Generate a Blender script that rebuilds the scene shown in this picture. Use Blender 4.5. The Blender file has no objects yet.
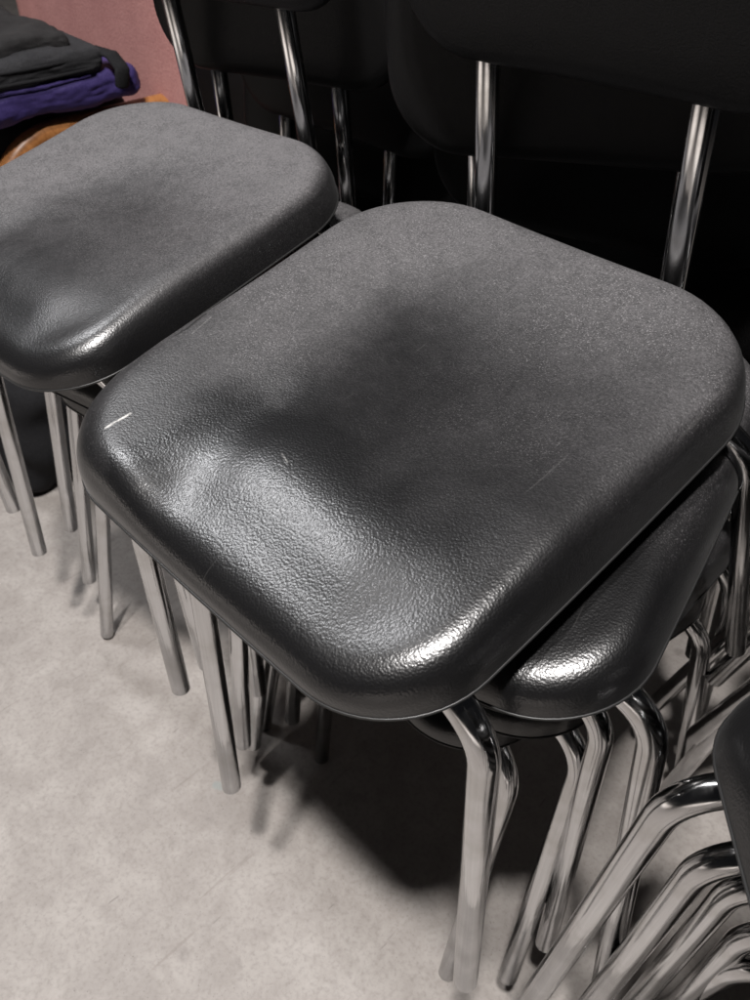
import bpy, bmesh, math, random
from mathutils import Vector, Matrix
random.seed(7)
scene = bpy.context.scene
COL = scene.collection
FLOOR = 0.79            # height of the top chair's seat rim above the floor

# ------------------------------------------------------------------ materials
def new_mat(name):
    m = bpy.data.materials.new(name); m.use_nodes = True
    nt = m.node_tree
    return m, nt, nt.nodes['Principled BSDF']

def N(nt, kind, **kw):
    n = nt.nodes.new(kind)
    for k, v in kw.items():
        if k in n.inputs: n.inputs[k].default_value = v
        else: setattr(n, k, v)
    return n

def math_n(nt, op, a, b=None, clamp=False):
    n = nt.nodes.new('ShaderNodeMath'); n.operation = op; n.use_clamp = clamp
    for i, v in enumerate((a, b)):
        if v is None: continue
        if isinstance(v, (int, float)): n.inputs[i].default_value = v
        else: nt.links.new(v, n.inputs[i])
    return n.outputs[0]

def ramp(nt, src, stops):
    r = nt.nodes.new('ShaderNodeValToRGB')
    e = r.color_ramp.elements
    while len(e) < len(stops): e.new(0.5)
    for i, (p, c) in enumerate(stops):
        e[i].position = p
        e[i].color = (c, c, c, 1) if isinstance(c, (int, float)) else (*c, 1)
    nt.links.new(src, r.inputs[0])
    return r.outputs[0]

def noise(nt, vec, scale, detail=2, rough=.5, dist=0):
    n = nt.nodes.new('ShaderNodeTexNoise'); n.inputs['Scale'].default_value = scale
    n.inputs['Detail'].default_value = detail; n.inputs['Roughness'].default_value = rough
    n.inputs['Distortion'].default_value = dist
    nt.links.new(vec, n.inputs['Vector']); return n.outputs[0]

def voro(nt, vec, scale, feature='F1', out='Distance'):
    n = nt.nodes.new('ShaderNodeTexVoronoi'); n.feature = feature
    n.inputs['Scale'].default_value = scale
    nt.links.new(vec, n.inputs['Vector']); return n.outputs[out]

def mix(nt, fac, a, b):
    n = nt.nodes.new('ShaderNodeMix'); n.data_type = 'RGBA'
    for sock, v in ((n.inputs[0], fac), (n.inputs[6], a), (n.inputs[7], b)):
        if isinstance(v, (int, float)): sock.default_value = v
        elif isinstance(v, tuple): sock.default_value = (*v, 1)
        else: nt.links.new(v, sock)
    return n.outputs[2]

def seg_mask(nt, xyz, a, b, w):
    """1 on a thin worn line from a to b (object space, metres)."""
    sx, sy = xyz
    ax, ay = a; dx, dy = b[0]-a[0], b[1]-a[1]; L2 = dx*dx+dy*dy
    px = math_n(nt, 'SUBTRACT', sx, ax); py = math_n(nt, 'SUBTRACT', sy, ay)
    dot = math_n(nt, 'ADD', math_n(nt, 'MULTIPLY', px, dx/L2), math_n(nt, 'MULTIPLY', py, dy/L2))
    t = math_n(nt, 'MAXIMUM', math_n(nt, 'MINIMUM', dot, 1.0), 0.0)
    ex = math_n(nt, 'SUBTRACT', px, math_n(nt, 'MULTIPLY', t, dx))
    ey = math_n(nt, 'SUBTRACT', py, math_n(nt, 'MULTIPLY', t, dy))
    d = math_n(nt, 'SQRT', math_n(nt, 'ADD', math_n(nt, 'MULTIPLY', ex, ex), math_n(nt, 'MULTIPLY', ey, ey)))
    return math_n(nt, 'SUBTRACT', 1.0, math_n(nt, 'DIVIDE', d, w), clamp=True)

def vinyl(name, base=.006, dust=.074, seed=0.0, pale=(), dark=(), sheen=.03, pale_pores=1.0, worn=True, rough=.30, spec=.80, lift=0.0):
    m, nt, b = new_mat(name)
    tc = nt.nodes.new('ShaderNodeTexCoord')
    mp = nt.nodes.new('ShaderNodeMapping'); mp.inputs['Location'].default_value = (seed, seed*.7, seed*.3)
    nt.links.new(tc.outputs['Object'], mp.inputs[0]); v = mp.outputs[0]
    # warped leather grain
    cell = voro(nt, v, 640, 'SMOOTH_F1')
    fine = noise(nt, v, 1050, 2, .6)
    mid = noise(nt, v, 300, 3, .6)
    h = math_n(nt, 'ADD', math_n(nt, 'MULTIPLY', cell, -1.5), math_n(nt, 'ADD', math_n(nt, 'MULTIPLY', fine, .35), math_n(nt, 'MULTIPLY', mid, .18)))
    bmp = N(nt, 'ShaderNodeBump', Strength=.22, Distance=.0006)
    nt.links.new(h, bmp.inputs['Height'])
    # crumpled creases, larger and soft
    soft = noise(nt, v, 30, 3, .55, .8)
    bmp2 = N(nt, 'ShaderNodeBump', Strength=.11, Distance=.0016)
    nt.links.new(soft, bmp2.inputs['Height']); nt.links.new(bmp.outputs[0], bmp2.inputs['Normal'])
    nt.links.new(bmp2.outputs[0], b.inputs['Normal'])
    # wear: the front roll is rubbed black and shiny, the back is scuffed grey, the hollow polished again
    sp = nt.nodes.new('ShaderNodeSeparateXYZ'); nt.links.new(tc.outputs['Object'], sp.inputs[0])
    xy = (sp.outputs[0], sp.outputs[1])
    cloud = noise(nt, v, 7.5, 6, .62, .4)
    back = math_n(nt, 'ADD', math_n(nt, 'MULTIPLY', sp.outputs[1], 2.2), math_n(nt, 'ADD', .24+lift, math_n(nt, 'MULTIPLY', cloud, .34)))
    lx = ramp(nt, math_n(nt, 'ADD', math_n(nt, 'MULTIPLY', sp.outputs[0], -4.0), math_n(nt, 'MULTIPLY', cloud, .35)), [(.36, 0.0), (.60, .32)])   # scuffed side
    back = math_n(nt, 'ADD', back, lx)
    gx = math_n(nt, 'DIVIDE', math_n(nt, 'SUBTRACT', sp.outputs[0], -.01), .10); gy = math_n(nt, 'DIVIDE', math_n(nt, 'SUBTRACT', sp.outputs[1], .055), .075)
    g = math_n(nt, 'POWER', 2.718, math_n(nt, 'MULTIPLY', math_n(nt, 'ADD', math_n(nt, 'MULTIPLY', gx, gx), math_n(nt, 'MULTIPLY', gy, gy)), -1.0))
    cl = ramp(nt, math_n(nt, 'SUBTRACT', back, math_n(nt, 'MULTIPLY', g, .20)), [(.22, 0.0), (.90, 1.0)]) if worn else ramp(nt, cloud, [(.4, 0.0), (.7, .5)])
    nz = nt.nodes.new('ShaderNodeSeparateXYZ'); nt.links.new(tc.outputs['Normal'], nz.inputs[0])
    cl = math_n(nt, 'MULTIPLY', cl, ramp(nt, nz.outputs[2], [(.45, .12), (.88, 1.0)]))      # full grey on upward faces, weaker on the steep sides
    grain = ramp(nt, noise(nt, v, 760, 1, .5), [(.60, 0.0), (.70, 1.0)])
    fibre = ramp(nt, noise(nt, v, 430, 3, .75), [(.36, .40), (.66, 1.38)])
    fibre = math_n(nt, 'MULTIPLY', fibre, ramp(nt, noise(nt, v, 55, 5, .7, .5), [(.36, .72), (.64, 1.22)]))
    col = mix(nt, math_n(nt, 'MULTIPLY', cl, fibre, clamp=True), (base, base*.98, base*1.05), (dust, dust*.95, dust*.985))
    pores = math_n(nt, 'MULTIPLY', grain, ramp(nt, noise(nt, v, 10, 4, .6), [(.36, .15), (.66, 1.0)]))
    col = mix(nt, math_n(nt, 'MULTIPLY', math_n(nt, 'MULTIPLY', pores, math_n(nt, 'ADD', math_n(nt, 'MULTIPLY', cl, 2.6), .05), clamp=True), .62*pale_pores), col, (.20, .193, .197))
    # many faint hairline scuffs in two directions
    for rot, thr in ((.5, .735), (-.9, .745), (1.9, .74)):
        m2 = nt.nodes.new('ShaderNodeMapping'); m2.inputs['Scale'].default_value = (150, 9, 9); m2.inputs['Rotation'].default_value = (0, 0, rot)
        m2.inputs['Location'].default_value = (seed*3+rot*7, rot*5, 0)
        nt.links.new(tc.outputs['Object'], m2.inputs[0])
        k = ramp(nt, noise(nt, m2.outputs[0], 1.0, 2, .5), [(thr, 0.0), (thr+.03, .10*pale_pores)])
        col = mix(nt, k, col, (.20, .195, .19))
    broken = ramp(nt, noise(nt, v, 260, 2, .6), [(.36, .25), (.55, 1.0)])
    for a, c, w, s in pale:
        k = math_n(nt, 'MULTIPLY', math_n(nt, 'MULTIPLY', seg_mask(nt, xy, a, c, w), broken), s*1.4, clamp=True)
        col = mix(nt, k, col, (.50, .49, .47))
    for a, c, w, s in dark:
        k = math_n(nt, 'MULTIPLY', seg_mask(nt, xy, a, c, w), s*1.6, clamp=True)
        col = mix(nt, k, col, (.003, .003, .003))
    nt.links.new(col, b.inputs['Base Color'])
    r = math_n(nt, 'ADD', math_n(nt, 'MULTIPLY', cl, .42), rough)
    nt.links.new(r, b.inputs['Roughness'])
    b.inputs['Specular IOR Level'].default_value = spec
    b.inputs['Sheen Weight'].default_value = sheen; b.inputs['Sheen Roughness'].default_value = .45
    return m

def plain(name, col, rough=.5, metal=0.0, spec=.5):
    m, nt, b = new_mat(name)
    b.inputs['Base Color'].default_value = (*col, 1); b.inputs['Roughness'].default_value = rough
    b.inputs['Metallic'].default_value = metal; b.inputs['Specular IOR Level'].default_value = spec
    return m, nt, b

def chrome_mat():
    m, nt, b = plain('chromed_steel', (.70, .69, .68), .1, 1.0)
    tc = nt.nodes.new('ShaderNodeTexCoord'); v = tc.outputs['Object']
    mp = nt.nodes.new('ShaderNodeMapping'); mp.inputs['Scale'].default_value = (1, 1, .12)
    nt.links.new(v, mp.inputs[0])
    n = noise(nt, mp.outputs[0], 160, 3, .6)
    n2 = noise(nt, v, 18, 4, .6)
    r = math_n(nt, 'ADD', math_n(nt, 'MULTIPLY', ramp(nt, n2, [(.4, 0.0), (.75, 1.0)]), .12), math_n(nt, 'MULTIPLY', n, .10))
    nt.links.new(math_n(nt, 'ADD', r, .055), b.inputs['Roughness'])
    col = mix(nt, ramp(nt, n2, [(.5, 0.0), (.8, 1.0)]), (.63, .63, .635), (.47, .46, .44))
    nt.links.new(col, b.inputs['Base Color'])
    return m

SPOT = (-0.273, -0.091)
def concrete():
    m, nt, b = new_mat('polished_concrete')
    tc = nt.nodes.new('ShaderNodeTexCoord'); v = tc.outputs['Object']
    big = noise(nt, v, 5.5, 7, .62, .9)
    mid = noise(nt, v, 24, 9, .70, .6)
    fine = noise(nt, v, 150, 5, .65)
    c = ramp(nt, big, [(.31, (.335, .306, .285)), (.50, (.398, .366, .341)), (.71, (.455, .423, .396))])
    c = mix(nt, ramp(nt, mid, [(.35, .50), (.55, 0.0)]), c, (.275, .245, .224))
    c = mix(nt, ramp(nt, mid, [(.55, .0), (.75, .25)]), c, (.56, .53, .50))
    c = mix(nt, ramp(nt, fine, [(.34, .40), (.52, 0.0)]), c, (.22, .198, .18))
    grit = ramp(nt, voro(nt, v, 140), [(.06, .7), (.13, 0.0)])
    c = mix(nt, math_n(nt, 'MULTIPLY', grit, ramp(nt, big, [(.4, 1.0), (.6, .1)])), c, (.13, .115, .105))
    # scattered dark stains and pits
    st = ramp(nt, voro(nt, v, 9.0), [(.05, .55), (.12, 0.0)])
    st = math_n(nt, 'MULTIPLY', st, ramp(nt, noise(nt, v, 30, 3, .6), [(.4, 0.0), (.65, 1.0)]))
    c = mix(nt, st, c, (.17, .15, .14))
    # long faint scuffs
    mp = nt.nodes.new('ShaderNodeMapping'); mp.inputs['Scale'].default_value = (34, 2.2, 1); mp.inputs['Rotation'].default_value = (0, 0, .9)
    nt.links.new(v, mp.inputs[0])
    sc = ramp(nt, noise(nt, mp.outputs[0], 1.6, 3, .55), [(.68, 0.0), (.72, .45)])
    c = mix(nt, sc, c, (.24, .21, .19))
    # short dark scrapes from chair feet, and one bluish spot
    for rot, sc2 in ((-.5, (90, 11, 1)), (1.3, (70, 8, 1)), (2.3, (110, 14, 1))):
        m2 = nt.nodes.new('ShaderNodeMapping'); m2.inputs['Scale'].default_value = sc2; m2.inputs['Rotation'].default_value = (0, 0, rot); m2.inputs['Location'].default_value = (rot*3, rot*11, 0)
        nt.links.new(v, m2.inputs[0])
        c = mix(nt, ramp(nt, noise(nt, m2.outputs[0], 1.0, 2, .5), [(.735, 0.0), (.765, .55)]), c, (.15, .135, .125))
    fs = nt.nodes.new('ShaderNodeSeparateXYZ'); nt.links.new(v, fs.inputs[0])
    spot = seg_mask(nt, (fs.outputs[0], fs.outputs[1]), SPOT, (SPOT[0]+.006, SPOT[1]+.003), .011)
    c = mix(nt, ramp(nt, math_n(nt, 'ADD', spot, math_n(nt, 'MULTIPLY', fine, .5)), [(.55, 0.0), (.8, .7)]), c, (.30, .33, .32))
    nt.links.new(c, b.inputs['Base Color'])
    rr = math_n(nt, 'ADD', math_n(nt, 'MULTIPLY', mid, .3), .42)
    nt.links.new(rr, b.inputs['Roughness'])
    bp = N(nt, 'ShaderNodeBump', Strength=.18, Distance=.002)
    nt.links.new(math_n(nt, 'ADD', mid, math_n(nt, 'MULTIPLY', fine, .4)), bp.inputs['Height'])
    nt.links.new(bp.outputs[0], b.inputs['Normal'])
    return m

def fabric(name, c1, c2, scale=420, rough=.9, bump=.5, spec=.2):
    m, nt, b = new_mat(name)
    tc = nt.nodes.new('ShaderNodeTexCoord'); v = tc.outputs['Object']
    w = noise(nt, v, scale, 2, .6); cl = noise(nt, v, 14, 4, .6)
    col = mix(nt, ramp(nt, math_n(nt, 'ADD', math_n(nt, 'MULTIPLY', w, .6), math_n(nt, 'MULTIPLY', cl, .4)), [(.35, 0.0), (.65, 1.0)]), c1, c2)
    nt.links.new(col, b.inputs['Base Color'])
    b.inputs['Roughness'].default_value = rough; b.inputs['Specular IOR Level'].default_value = spec
    bp = N(nt, 'ShaderNodeBump', Strength=bump, Distance=.0015)
    nt.links.new(w, bp.inputs['Height']); nt.links.new(bp.outputs[0], b.inputs['Normal'])
    return m

def wood():
    m, nt, b = new_mat('bent_beech')
    tc = nt.nodes.new('ShaderNodeTexCoord')
    mp = nt.nodes.new('ShaderNodeMapping'); mp.inputs['Scale'].default_value = (6, 60, 60)
    nt.links.new(tc.outputs['Object'], mp.inputs[0])
    n = noise(nt, mp.outputs[0], 1.5, 5, .6, .4)
    nt.links.new(ramp(nt, n, [(.3, (.22, .085, .025)), (.7, (.42, .18, .06))]), b.inputs['Base Color'])
    b.inputs['Roughness'].default_value = .38
    return m

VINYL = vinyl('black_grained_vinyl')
# the near chair carries its own scratches (object space of its seat)
SCR_PALE = [((-.137, -.184), (-.134, -.163), .0017, .9), ((-.009, -.115), (.001, -.118), .0009, .25)]
SCR_PALE += [((-.176, -.050), (-.171, -.074), .0010, .12)]
SCR_DARK = [((-.186, -.049), (-.181, -.072), .0022, .8), ((-.181, -.072), (-.182, -.084), .002, .6)]
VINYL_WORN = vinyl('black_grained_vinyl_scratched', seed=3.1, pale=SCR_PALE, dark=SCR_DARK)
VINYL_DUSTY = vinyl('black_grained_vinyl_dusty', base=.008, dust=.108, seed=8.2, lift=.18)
VINYL_BACK = vinyl('black_vinyl_backrest', base=.0035, dust=.006, seed=5.0, sheen=0.0, pale_pores=.06, worn=False, rough=.48, spec=.22)
PLATE, _, _ = plain('black_under_plate', (.006, .006, .0065), .5)
RIM = plain('worn_black_piping', (.022, .022, .022), .42)[0]
CHROME = chrome_mat()
FLOORM = concrete()
CANVAS = fabric('charcoal_bag_cloth', (.018, .018, .020), (.045, .045, .048), 500)
MESHN = fabric('black_bag_netting', (.010, .010, .011), (.05, .048, .048), 900, bump=1.0)
PURPLE = fabric('purple_nylon', (.032, .022, .095), (.055, .040, .15), 300, .55, .2, .3)
PINK = fabric('dusty_pink_upholstery', (.38, .18, .168), (.49, .25, .23), 260)
DARKCLOTH = fabric('black_cloth', (.010, .010, .011), (.020, .020, .022), 350)
WOOD = wood()

# ------------------------------------------------------------------ helpers
def link(name, bm, mat, parent=None, smooth=True, bevel=0):
    me = bpy.data.meshes.new(name)
    bmesh.ops.recalc_face_normals(bm, faces=bm.faces[:])
    bm.to_mesh(me); bm.free()
    me.materials.append(mat)
    if smooth:
        for p in me.polygons: p.use_smooth = True
    o = bpy.data.objects.new(name, me); COL.objects.link(o)
    if parent: o.parent = parent
    return o

def empty(name, loc, rot=(0, 0, 0), label=None, cat=None, group=None):
    o = bpy.data.objects.new(name, None); COL.objects.link(o)
    o.location = loc; o.rotation_euler = rot; o.empty_display_size = .05
    if label: o['label'] = label
    if cat: o['category'] = cat
    if group: o['group'] = group
    return o

def arc_path(pts, radii, n=9):
    """polyline with rounded corners"""
    pts = [Vector(p) for p in pts]; out = [pts[0]]
    for i in range(1, len(pts)-1):
        a, b, c = pts[i-1], pts[i], pts[i+1]; r = radii[i-1]
        u = (a-b).normalized(); v = (c-b).normalized(); th = u.angle(v)
        t = r/math.tan(th/2); p0 = b+u*t; p1 = b+v*t
        cen = b+(u+v).normalized()*(r/math.sin(th/2))
        d0 = p0-cen; d1 = p1-cen; ang = d0.angle(d1); ax = d0.cross(d1).normalized()
        for k in range(n+1):
            out.append(cen+Matrix.Rotation(ang*k/n, 3, ax) @ d0)
    out.append(pts[-1]); return out

def tube(bm, path, r, seg=20, cap=True, flat=1.0):
    path = [Vector(p) for p in path]
    t0 = (path[1]-path[0]).normalized()
    up = Vector((0, 0, 1)) if abs(t0.z) < .9 else Vector((0, 1, 0))
    n = t0.cross(up).normalized(); rings = []; prev = t0
    P = list(path); RR = [r]*len(P)
    if cap:     # rounded ends
        e = (path[-1]-path[-2]).normalized()
        P = [path[0]+t0*(r*.18)] + P[1:-1] + [path[-1]-e*(r*.18), path[-1]]
        P = [path[0]] + P; RR = [r*.8] + [r]*(len(P)-2) + [r*.8]
    for i, p in enumerate(P):
        t = (P[min(i+1, len(P)-1)]-P[max(i-1, 0)]).normalized()
        q = prev.rotation_difference(t); n = (q @ n); n = (n-t*n.dot(t)).normalized(); prev = t
        b = t.cross(n)
        rings.append([bm.verts.new(p+(n*math.cos(2*math.pi*k/seg)+b*math.sin(2*math.pi*k/seg)*flat)*RR[i]) for k in range(seg)])
    for i in range(len(rings)-1):
        for k in range(seg):
            bm.faces.new((rings[i][k], rings[i][(k+1) % seg], rings[i+1][(k+1) % seg], rings[i+1][k]))
    if cap:
        bm.faces.new(rings[0]); bm.faces.new(rings[-1])

def outline(wf, wb, d, rf, rb, n=16, step=.02):
    c = [(wb/2, d/2, rb), (-wb/2, d/2, rb), (-wf/2, -d/2, rf), (wf/2, -d/2, rf)]
    P = []
    for i in range(4):
        a = Vector(c[i-1][:2]); b = Vector(c[i][:2]); e = Vector(c[(i+1) % 4][:2]); r = c[i][2]
        u = (a-b).normalized(); v = (e-b).normalized(); th = u.angle(v)
        t = r/math.tan(th/2); cen = b+(u+v).normalized()*(r/math.sin(th/2))
        p0 = b+u*t-cen; p1 = b+v*t-cen
        a0 = math.atan2(p0.y, p0.x); a1 = math.atan2(p1.y, p1.x)
        while a1 < a0: a1 += 2*math.pi
        for k in range(n): 
            s = a0+(a1-a0)*k/(n-1); P.append(Vector((cen.x+r*math.cos(s), cen.y+r*math.sin(s))))
    Q = []
    for i in range(len(P)):
        a, b = P[i], P[(i+1) % len(P)]; k = max(1, int((b-a).length/step))
        for j in range(k): Q.append(a+(b-a)*j/k)
    # gentle bow of the long edges
    for q in Q:
        q.y += (1 if q.y > 0 else -1)*.003*max(0, 1-(q.x/(wf/2))**2)*min(1, abs(q.y)/(d/2))
        q.x += (1 if q.x > 0 else -1)*.003*max(0, 1-(q.y/(d/2))**2)*min(1, abs(q.x)/(wf/2))
    return Q

def sstep(a, b, x):
    t = max(0, min(1, (x-a)/(b-a))); return t*t*(3-2*t)

SEAT = outline(.400, .4177, .4395, .080, .104)
RTUBE = .0114

def seat_height(x, y, inset):
    """moulded pad: rounded edge, rolled front, dished middle"""
    fr = sstep(-.04, -.15, y)*sstep(.235, .12, abs(x))                         # how far the rolled front reaches
    w = .026+.012*sstep(-.08, -.17, y)
    k = max(0, min(1, inset/w))
    full = (1-(1-k)**2.3)**(1/2.3)
    side = .044*full
    slope = max(0.0, inset-.024); slope = .046*(1-math.exp(-(slope/.040)**2.0))
    front = .0300*full+.19*slope                                               # broad bevel sloping to the front
    fx = fr*sstep(-.100, -.035, x)
    z = side*(1-fx)+front*fx
    z -= .014*math.exp(-((x/.125)**2+((y-.045)/.115)**2))                      # sitting hollow
    fm = sstep(-.03, -.09, y)*sstep(-.218, -.175, y)                           # front third
    z -= .0040*math.exp(-((x+.070)/.040)**2)*fm                                # trough pressed in on one side
    z += .0036*sstep(-.075, -.020, x)*sstep(.200, .085, x)*math.exp(-((y+.120)/.040)**2)   # swollen front roll
    z += .0030*math.exp(-(((abs(x)-.165)/.030)**2))*sstep(.21, .1, abs(y))
    return z

def seat_mesh():
    bm = bmesh.new(); n = len(SEAT)
    ins = [0, .0008, .0022, .0045, .0075, .011, .015, .020, .026, .033, .041, .05, .06, .072, .085]
    rings = []
    for i in ins:
        ring = []
        for q in SEAT:
            L = q.length; s = (L-i*1.08)/L; p = q*s
            z = seat_height(p.x, p.y, i) if i > 0 else 0.0
            ring.append(bm.verts.new((p.x, p.y, z)))
        rings.append(ring)
    base = [q*((q.length-.085*1.08)/q.length) for q in SEAT]
    for s in (.88, .76, .64, .52, .40, .28, .16, .07):
        rings.append([bm.verts.new((b.x*s, b.y*s, seat_height(b.x*s, b.y*s, .2))) for b in base])
    for a, b in zip(rings, rings[1:]):
        for k in range(n): bm.faces.new((a[k], a[(k+1) % n], b[(k+1) % n], b[k]))
    c = bm.verts.new((0, 0, seat_height(0, 0, .2)))
    for k in range(n): bm.faces.new((rings[-1][k], rings[-1][(k+1) % n], c))
    return bm

def plate_mesh():
    bm = bmesh.new(); n = len(SEAT)
    A = [bm.verts.new((q.x*.992, q.y*.992, .0015)) for q in SEAT]
    B = [bm.verts.new((q.x*.985, q.y*.985, -.0035)) for q in SEAT]
    Cc = [bm.verts.new((q.x*.90, q.y*.90, -.006)) for q in SEAT]
    for a, b in ((A, B), (B, Cc)):
        for k in range(n): bm.faces.new((a[k], a[(k+1) % n], b[(k+1) % n], b[k]))
    bm.faces.new(Cc); bm.faces.new(A)
    return bm

def rim_mesh():
    bm = bmesh.new(); n = len(SEAT); rings = []
    for i, q in enumerate(SEAT):
        t = (SEAT[(i+1) % n]-SEAT[i-1]).normalized(); nrm = Vector((t.y, -t.x))
        rings.append([bm.verts.new((q.x+nrm.x*.0013*math.cos(a), q.y+nrm.y*.0013*math.cos(a), .0002+.0013*math.sin(a))) for a in [k*math.pi/3 for k in range(6)]])
    for i in range(n):
        for k in range(6): bm.faces.new((rings[i][k], rings[i][(k+1) % 6], rings[(i+1) % n][(k+1) % 6], rings[(i+1) % n][k]))
    return bm

def back_mesh():
    """curved padded backrest, front face towards -y, origin at its bottom centre"""
    out = outline(.400, .400, .21, .075, .075, 14, .016)
    bm = bmesh.new(); n = len(out)
    def pos(q, y): 
        x, z = q.x, q.y+.105
        return (x, y - .10*x*x + .10*z, z + .05*x)
    rings = []
    for i, y in ((.022, 0), (.010, .0025), (.003, .008), (0, .015), (.003, .022), (.010, .0275), (.022, .030)):
        rings.append([bm.verts.new(pos(q*((q.length-i)/q.length), y)) for q in out])
    for a, b in zip(rings, rings[1:]):
        for k in range(n): bm.faces.new((a[k], a[(k+1) % n], b[(k+1) % n], b[k]))
    for ring, y in ((rings[0], -.002), (rings[-1], .031)):
        prev = ring
        for s in (.75, .5, .25):
            cur = [bm.verts.new(pos(out[k]*((out[k].length-.022)/out[k].length)*s, y)) for k in range(n)]
            for k in range(n): bm.faces.new((prev[k], prev[(k+1) % n], cur[(k+1) % n], cur[k]))
            prev = cur
        c = bm.verts.new(pos(Vector((0, 0)), y))
        for k in range(n): bm.faces.new((prev[k], prev[(k+1) % n], c))
    return bm

def leg_mesh(s, front):
    bm = bmesh.new()
    if front: top = (s*.060, -.152, -.0195); kn = (s*.2135, -.154, -.0195); ft = (s*.229, -.223, -.430)
    else:     top = (s*.060, .150, -.0195); kn = (s*.2135, .152, -.0195); ft = (s*.230, .245, -.430)
    tube(bm, arc_path([top, kn, ft], [.052], 12), RTUBE)
    return bm

def crossbar_mesh(front):
    bm = bmesh.new(); y = -.152 if front else .150
    tube(bm, [(-.062, y, -.0195), (0, y, -.0195), (.062, y, -.0195)], RTUBE*.98)
    return bm

def post_mesh(s):
    bm = bmesh.new()
    tube(bm, arc_path([(s*.104-.018, -.135, -.019), (s*.104-.018, .238, -.019), (s*.098-.010, .247, .30)], [.036], 10), .0106)
    return bm

def make_chair():
    t = empty('stacking_chair', (0, 0, 0))
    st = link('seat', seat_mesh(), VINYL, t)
    link('piping', rim_mesh(), RIM, st)
    link('under_plate', plate_mesh(), PLATE, st)
    bk = link('backrest', back_mesh(), VINYL_BACK, t); bk.location = (-.006, .226, .165)
    for fr in (True, False):
        for s in (1, -1): link('leg', leg_mesh(s, fr), CHROME, t)
        link('crossbar', crossbar_mesh(fr), CHROME, t)
    for s in (1, -1): link('back_post', post_mesh(s), CHROME, t)
    return t

def copy_tree(o, parent=None):
    c = o.copy(); COL.objects.link(c); c.parent = parent
    for ch in list(o.children): copy_tree(ch, c)
    return c

# ------------------------------------------------------------------ floor
bm = bmesh.new()
bmesh.ops.create_grid(bm, x_segments=8, y_segments=8, size=9.0)
fl = link('floor', bm, FLOORM, None, False); fl['kind'] = 'structure'
fl.location = (0, 0, 0)

# ------------------------------------------------------------------ chairs
# x, y, z(rim, relative to the near seat), yaw, pitch, roll, label, group
NEAR, LEFT, RIGHT, BACK = ('chairs in the near stack', 'chairs in the left stack', 'chairs in the right-hand stack', 'chairs stacked back to back behind')
CH = [
 (0, 0, 0, 0, .20, 0, 'black chair with the large scratched seat, topmost of the near stack', NEAR),
 (.025, .069, -.071, .247, .109, -.077, 'black chair turned askew directly beneath the scratched top seat', NEAR),
 (-.022, .145, -.180, .190, .106, -.006, 'black chair third from the top of the near stack', NEAR),
 (-.015, .190, -.268, .050, .012, .010, 'chrome legged chair fourth from the top of the near stack', NEAR),
 (-.045, .215, -.360, -.141, .0, .0, 'chrome legged chair at the very bottom of the near stack', NEAR),
 (-.497, .035, -.025, .076, .199, -.015, 'black chair with a dusty grey seat, topmost of the left stack', LEFT),
 (-.477, .095, -.103, .173, .116, -.017, 'black chair second from the top of the left stack', LEFT),
 (-.500, .171, -.178, .056, .086, .05, 'black chair third from the top of the left stack', LEFT),
 (-.479, .198, -.262, .168, .05, .04, 'black chair fourth from the top of the left stack', LEFT),
 (-.464, .218, -.360, .243, .0, .02, 'black chair at the bottom of the left stack', LEFT),
]
# the right-hand stack stands turned away; only its corner shows
names = ['black chair whose seat corner juts in at the right edge, topmost of the right-hand stack', 'second chair down in the right-hand stack, just under the topmost one',
         'middle chair of the five in the right-hand stack', 'fourth chair down in the right-hand stack, second from its bottom', 'lowest chair of the right-hand stack at the bottom right corner']
RS = [(0.577, -0.052, -.049, -2.449, .151, -.062), (0.606, -0.024, -.134, -2.459, .129, -.025), (0.628, 0.002, -.217, -2.554, .106, .005),
      (0.652, 0.001, -.286, -2.611, .085, .024), (0.664, 0.002, -.360, -2.60, .0, .0)]
for q, nm in zip(RS, names): CH.append((*q, nm, RIGHT))
FAR = 'chairs in the stack beyond the right-hand stack'
CH += [
 (.575, .376, -.080, -2.347, -.055, -.085, 'chair of the far right stack whose hanging chrome foot shows highest beside the second seat', FAR),
 (.590, .346, -.170, -2.344, -.070, -.082, 'chair of the far right stack whose chrome foot hangs just above the lit floor patch', FAR),
 (.513, .407, -.250, -2.344, -.070, -.094, 'chair of the far right stack with the long slanting chrome leg behind the second seat', FAR),
 (.530, .390, -.360, -2.34, .0, .0, 'lowest chair of the far right stack, feet on the floor in shadow', FAR),
]
CH += [
]
places = [('behind the gap between the two front stacks', -.30, .74), ('behind the left stack beside the pink armchair', -.84, .76), ('in the dark behind the near stack', .24, .92)]
ranks = ['topmost', 'second from the top', 'middle one', 'second from the bottom', 'lowest']
for j, (where, bx, by) in enumerate(places):
    for k in range(5):
        CH.append((bx+random.uniform(-.012, .012), by+.055*(4-k), -.02-.085*k, math.pi+random.uniform(-.06, .06), .14-.035*k, 0,
                   'black chair facing away %s, %s' % (where, ranks[k]), BACK))
proto = make_chair()
for i, (x, y, z, yw, pt, rl, lab, grp) in enumerate(CH):
    o = proto if i == 0 else copy_tree(proto)
    o.location = (x, y, z+FLOOR); o.rotation_euler = (pt, rl, yw)
    o['label'] = lab; o['category'] = 'chair'; o['group'] = grp
# the near seat has its own scratches
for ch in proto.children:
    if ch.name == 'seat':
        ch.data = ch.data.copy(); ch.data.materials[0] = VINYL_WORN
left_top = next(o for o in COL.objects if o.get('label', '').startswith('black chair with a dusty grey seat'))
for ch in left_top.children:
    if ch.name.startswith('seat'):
        ch.data = ch.data.copy(); ch.data.materials[0] = VINYL_DUSTY

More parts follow.
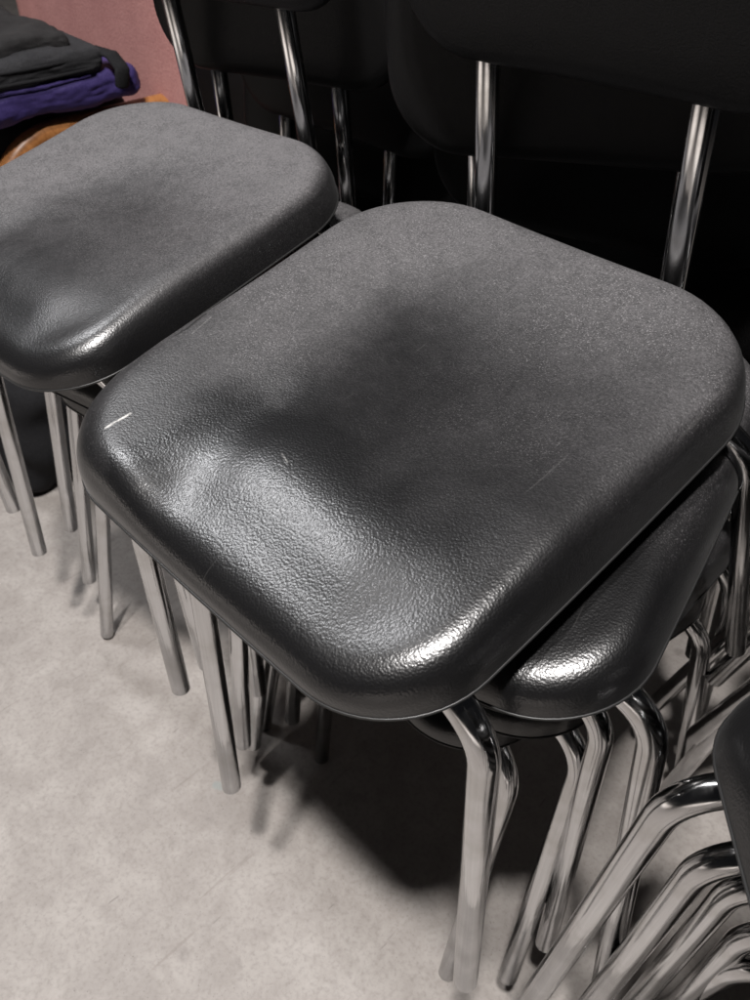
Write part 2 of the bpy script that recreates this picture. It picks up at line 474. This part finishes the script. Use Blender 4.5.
# ------------------------------------------------------------------ pink armchair with bags (far left)
def slab(bm, lo, hi, r, seg=4, wob=0.0, sub=10):
    """rounded box with an optional soft wobble"""
    lo = Vector(lo); hi = Vector(hi); c = (lo+hi)/2; h = (hi-lo)/2
    g = bmesh.ops.create_cube(bm, size=2.0)
    vs = g['verts']
    es = list({e for v in vs for e in v.link_edges})
    bmesh.ops.subdivide_edges(bm, edges=es, cuts=sub, use_grid_fill=True)
    vs = [v for v in bm.verts if v.index == -1 or True] if False else list({v for f in bm.faces for v in f.verts if v.tag is False})
    for v in vs:
        p = Vector((v.co.x*h.x, v.co.y*h.y, v.co.z*h.z))
        core = Vector((max(-h.x+r, min(h.x-r, p.x)), max(-h.y+r, min(h.y-r, p.y)), max(-h.z+min(r, h.z), min(h.z-min(r, h.z), p.z))))
        d = p-core
        if d.length > 1e-9: 
            m = max(abs(d.x), abs(d.y), abs(d.z)); p = core+d.normalized()*min(r, m if m > 0 else r)
        q = p+c
        if wob:
            q += Vector((math.sin(q.y*31+q.z*47), math.sin(q.x*37+q.z*29), math.sin(q.x*27+q.y*33)+.5*math.sin(q.x*61-q.y*43)))*wob
        v.co = q; v.tag = True
    return bm

from mathutils import noise as mno
def wrinkle(bm, amp, sc=(18, 18, 18), seed=0.0):
    bm.normal_update()
    for v in bm.verts:
        p = Vector((v.co.x*sc[0]+seed, v.co.y*sc[1], v.co.z*sc[2]))
        h = mno.noise(p)+.5*abs(mno.noise(p*2.3))+.25*mno.noise(p*5.1)
        v.co += v.normal*h*amp
    return bm

F = FLOOR
AX, AY = -1.48, .10            # armchair: centre of its front edge
chair2 = empty('armchair', (AX, AY, 0), (0, 0, 0), 'dusty pink upholstered armchair with bent wooden arms holding the bags', 'armchair')
bm = bmesh.new(); slab(bm, (-.30, .06, .30), (.27, .50, .44), .045); link('seat_cushion', bm, PINK, chair2)
bm = bmesh.new(); slab(bm, (-.35, .46, .36), (.335, .575, 1.02), .055); link('backrest', bm, PINK, chair2)
for xx in (-.345, .265):
    bm = bmesh.new()
    tube(bm, arc_path([(xx, .60, .03), (xx, .56, F-.145), (xx, .12, F-.145), (xx-.005, .04, .36), (xx+.03*(1 if xx < 0 else -1), .30, .33)], [.09, .13, .10], 16), .021, 20, True, 1.0)
    link('arm', bm, WOOD, chair2)
for xx in (-.30, .22):
    bm = bmesh.new(); tube(bm, [(xx, .47, .36), (xx, .50, .2), (xx, .53, 0)], .019); link('leg', bm, WOOD, chair2)

cl = bmesh.new(); slab(cl, (-1.62, -.01, .0), (-1.03, .42, .30), .09, wob=.012, sub=18)  # added dark mass, fills in for the shade by the armchair
u = link('shade_filler', cl, DARKCLOTH)
u['label'] = 'added dark mass in place of shade on the floor, between the legs of the left stack'; u['category'] = 'shade filler'
under = bmesh.new(); slab(under, (-1.74, .12, .43), (-1.262, .52, F-.112), .05, wob=.005, sub=14)
u = link('duffel_bag', under, DARKCLOTH)
u['label'] = 'slumped black cloth bag at the bottom of the pile on the pink armchair'; u['category'] = 'bag'
pb = bmesh.new(); slab(pb, (-1.72, .08, F-.108), (-1.172, .500, F-.052), .024, wob=.002, sub=60); wrinkle(pb, .007, (6, 12, 22), 2.0)
u = link('sports_bag', pb, PURPLE)
u['label'] = 'flattened purple nylon bag under the dark backpack'; u['category'] = 'bag'
bp = empty('backpack', (-1.160, .42, F-.054), (0, 0, 0), 'charcoal backpack lying flat on the purple bag', 'backpack')
b1 = bmesh.new(); slab(b1, (-.55, -.40, 0), (-.015, .01, .048), .018, wob=.002, sub=50); wrinkle(b1, .006, (14, 14, 30), 5.0); link('main_compartment', b1, CANVAS, bp)
b2 = bmesh.new(); slab(b2, (-.50, -.36, .036), (-.050, -.030, .070), .016, wob=.002, sub=50); wrinkle(b2, .006, (12, 16, 30), 9.0); link('front_pocket', b2, MESHN, bp)
for zz, xo in ((.012, 0), (.030, -.006)):
    b3 = bmesh.new(); tube(b3, [(-.014+xo, -.39, zz), (-.008+xo, -.25, zz+.003), (-.009+xo, -.12, zz), (-.012+xo, -.02, zz), (-.05, .012, zz), (-.3, .014, zz)], .0032, 10); link('zip', b3, DARKCLOTH, bp)
b4 = bmesh.new(); tube(b4, arc_path([(-.05, .005, .034), (-.012, .020, .030), (.010, .026, .008), (.010, .020, -.022)], [.014, .012], 6), .015, 12, True, .35); wrinkle(b4, .004, (30, 30, 30)); link('strap', b4, DARKCLOTH, bp)

# ------------------------------------------------------------------ light
w = bpy.data.worlds.new('World'); scene.world = w; w.use_nodes = True
w.node_tree.nodes['Background'].inputs[0].default_value = (.60, .62, .70, 1)
w.node_tree.nodes['Background'].inputs[1].default_value = .012

def lamp(name, direction, dist, size, power, col, target=(0, 0, .6)):
    d = bpy.data.lights.new(name, 'AREA'); d.shape = 'DISK'; d.size = size; d.energy = power; d.color = col
    o = bpy.data.objects.new(name, d); COL.objects.link(o)
    v = Vector(direction).normalized()
    o.location = Vector(target)+v*dist
    o.rotation_euler = (-v).to_track_quat('-Z', 'Y').to_euler()
    return o
lamp('hall_lamp', (.20, -.31, 1), 3.4, .20, 112, (1, .965, .945))
lamp('hall_lamp', (.03, -.33, 1), 3.4, .20, 68, (1, .965, .945))
for lx_, ly_ in ((2.6, -4.4), (-3.2, -4.0)):                     # added unseen spots, lighting floor for the chrome to mirror
    d = bpy.data.lights.new('chrome_fill_spot', 'SPOT'); d.energy = 1100; d.spot_size = math.radians(95); d.spot_blend = .5; d.shadow_soft_size = .12
    d.color = (1, .97, .95)
    o = bpy.data.objects.new('chrome_fill_spot', d); COL.objects.link(o); o.location = (lx_, ly_, 2.5)
strip = lamp('hall_strip_lamp', (-.57, -.13, .80), 4.2, .3, 56, (.98, .98, 1))       # long fitting seen in the seats' front roll
strip.data.shape = 'RECTANGLE'; strip.data.size = 1.3; strip.data.size_y = .25
zax = (strip.location-Vector((0, 0, .6))).normalized(); xax = Vector((.83, .0, .55)); xax = (xax-zax*xax.dot(zax)).normalized()
strip.matrix_world = Matrix.Translation(strip.location) @ Matrix((xax, zax.cross(xax), zax)).transposed().to_4x4()

# ------------------------------------------------------------------ camera
cd = bpy.data.cameras.new('camera'); cam = bpy.data.objects.new('camera', cd); COL.objects.link(cam)
cam.location = (.3785, -.4147, .3968+FLOOR)
cam.rotation_euler = (.8510, -.0137, .7947)
cd.sensor_fit = 'VERTICAL'; cd.sensor_height = 24; cd.lens = 24*.8539
cd.clip_start = .02; cd.clip_end = 60
cd.dof.use_dof = True; cd.dof.focus_distance = .66; cd.dof.aperture_fstop = 9
scene.camera = cam
scene.view_settings.view_transform = 'Standard'; scene.view_settings.look = 'None'
scene.view_settings.exposure = 0; scene.view_settings.gamma = 1
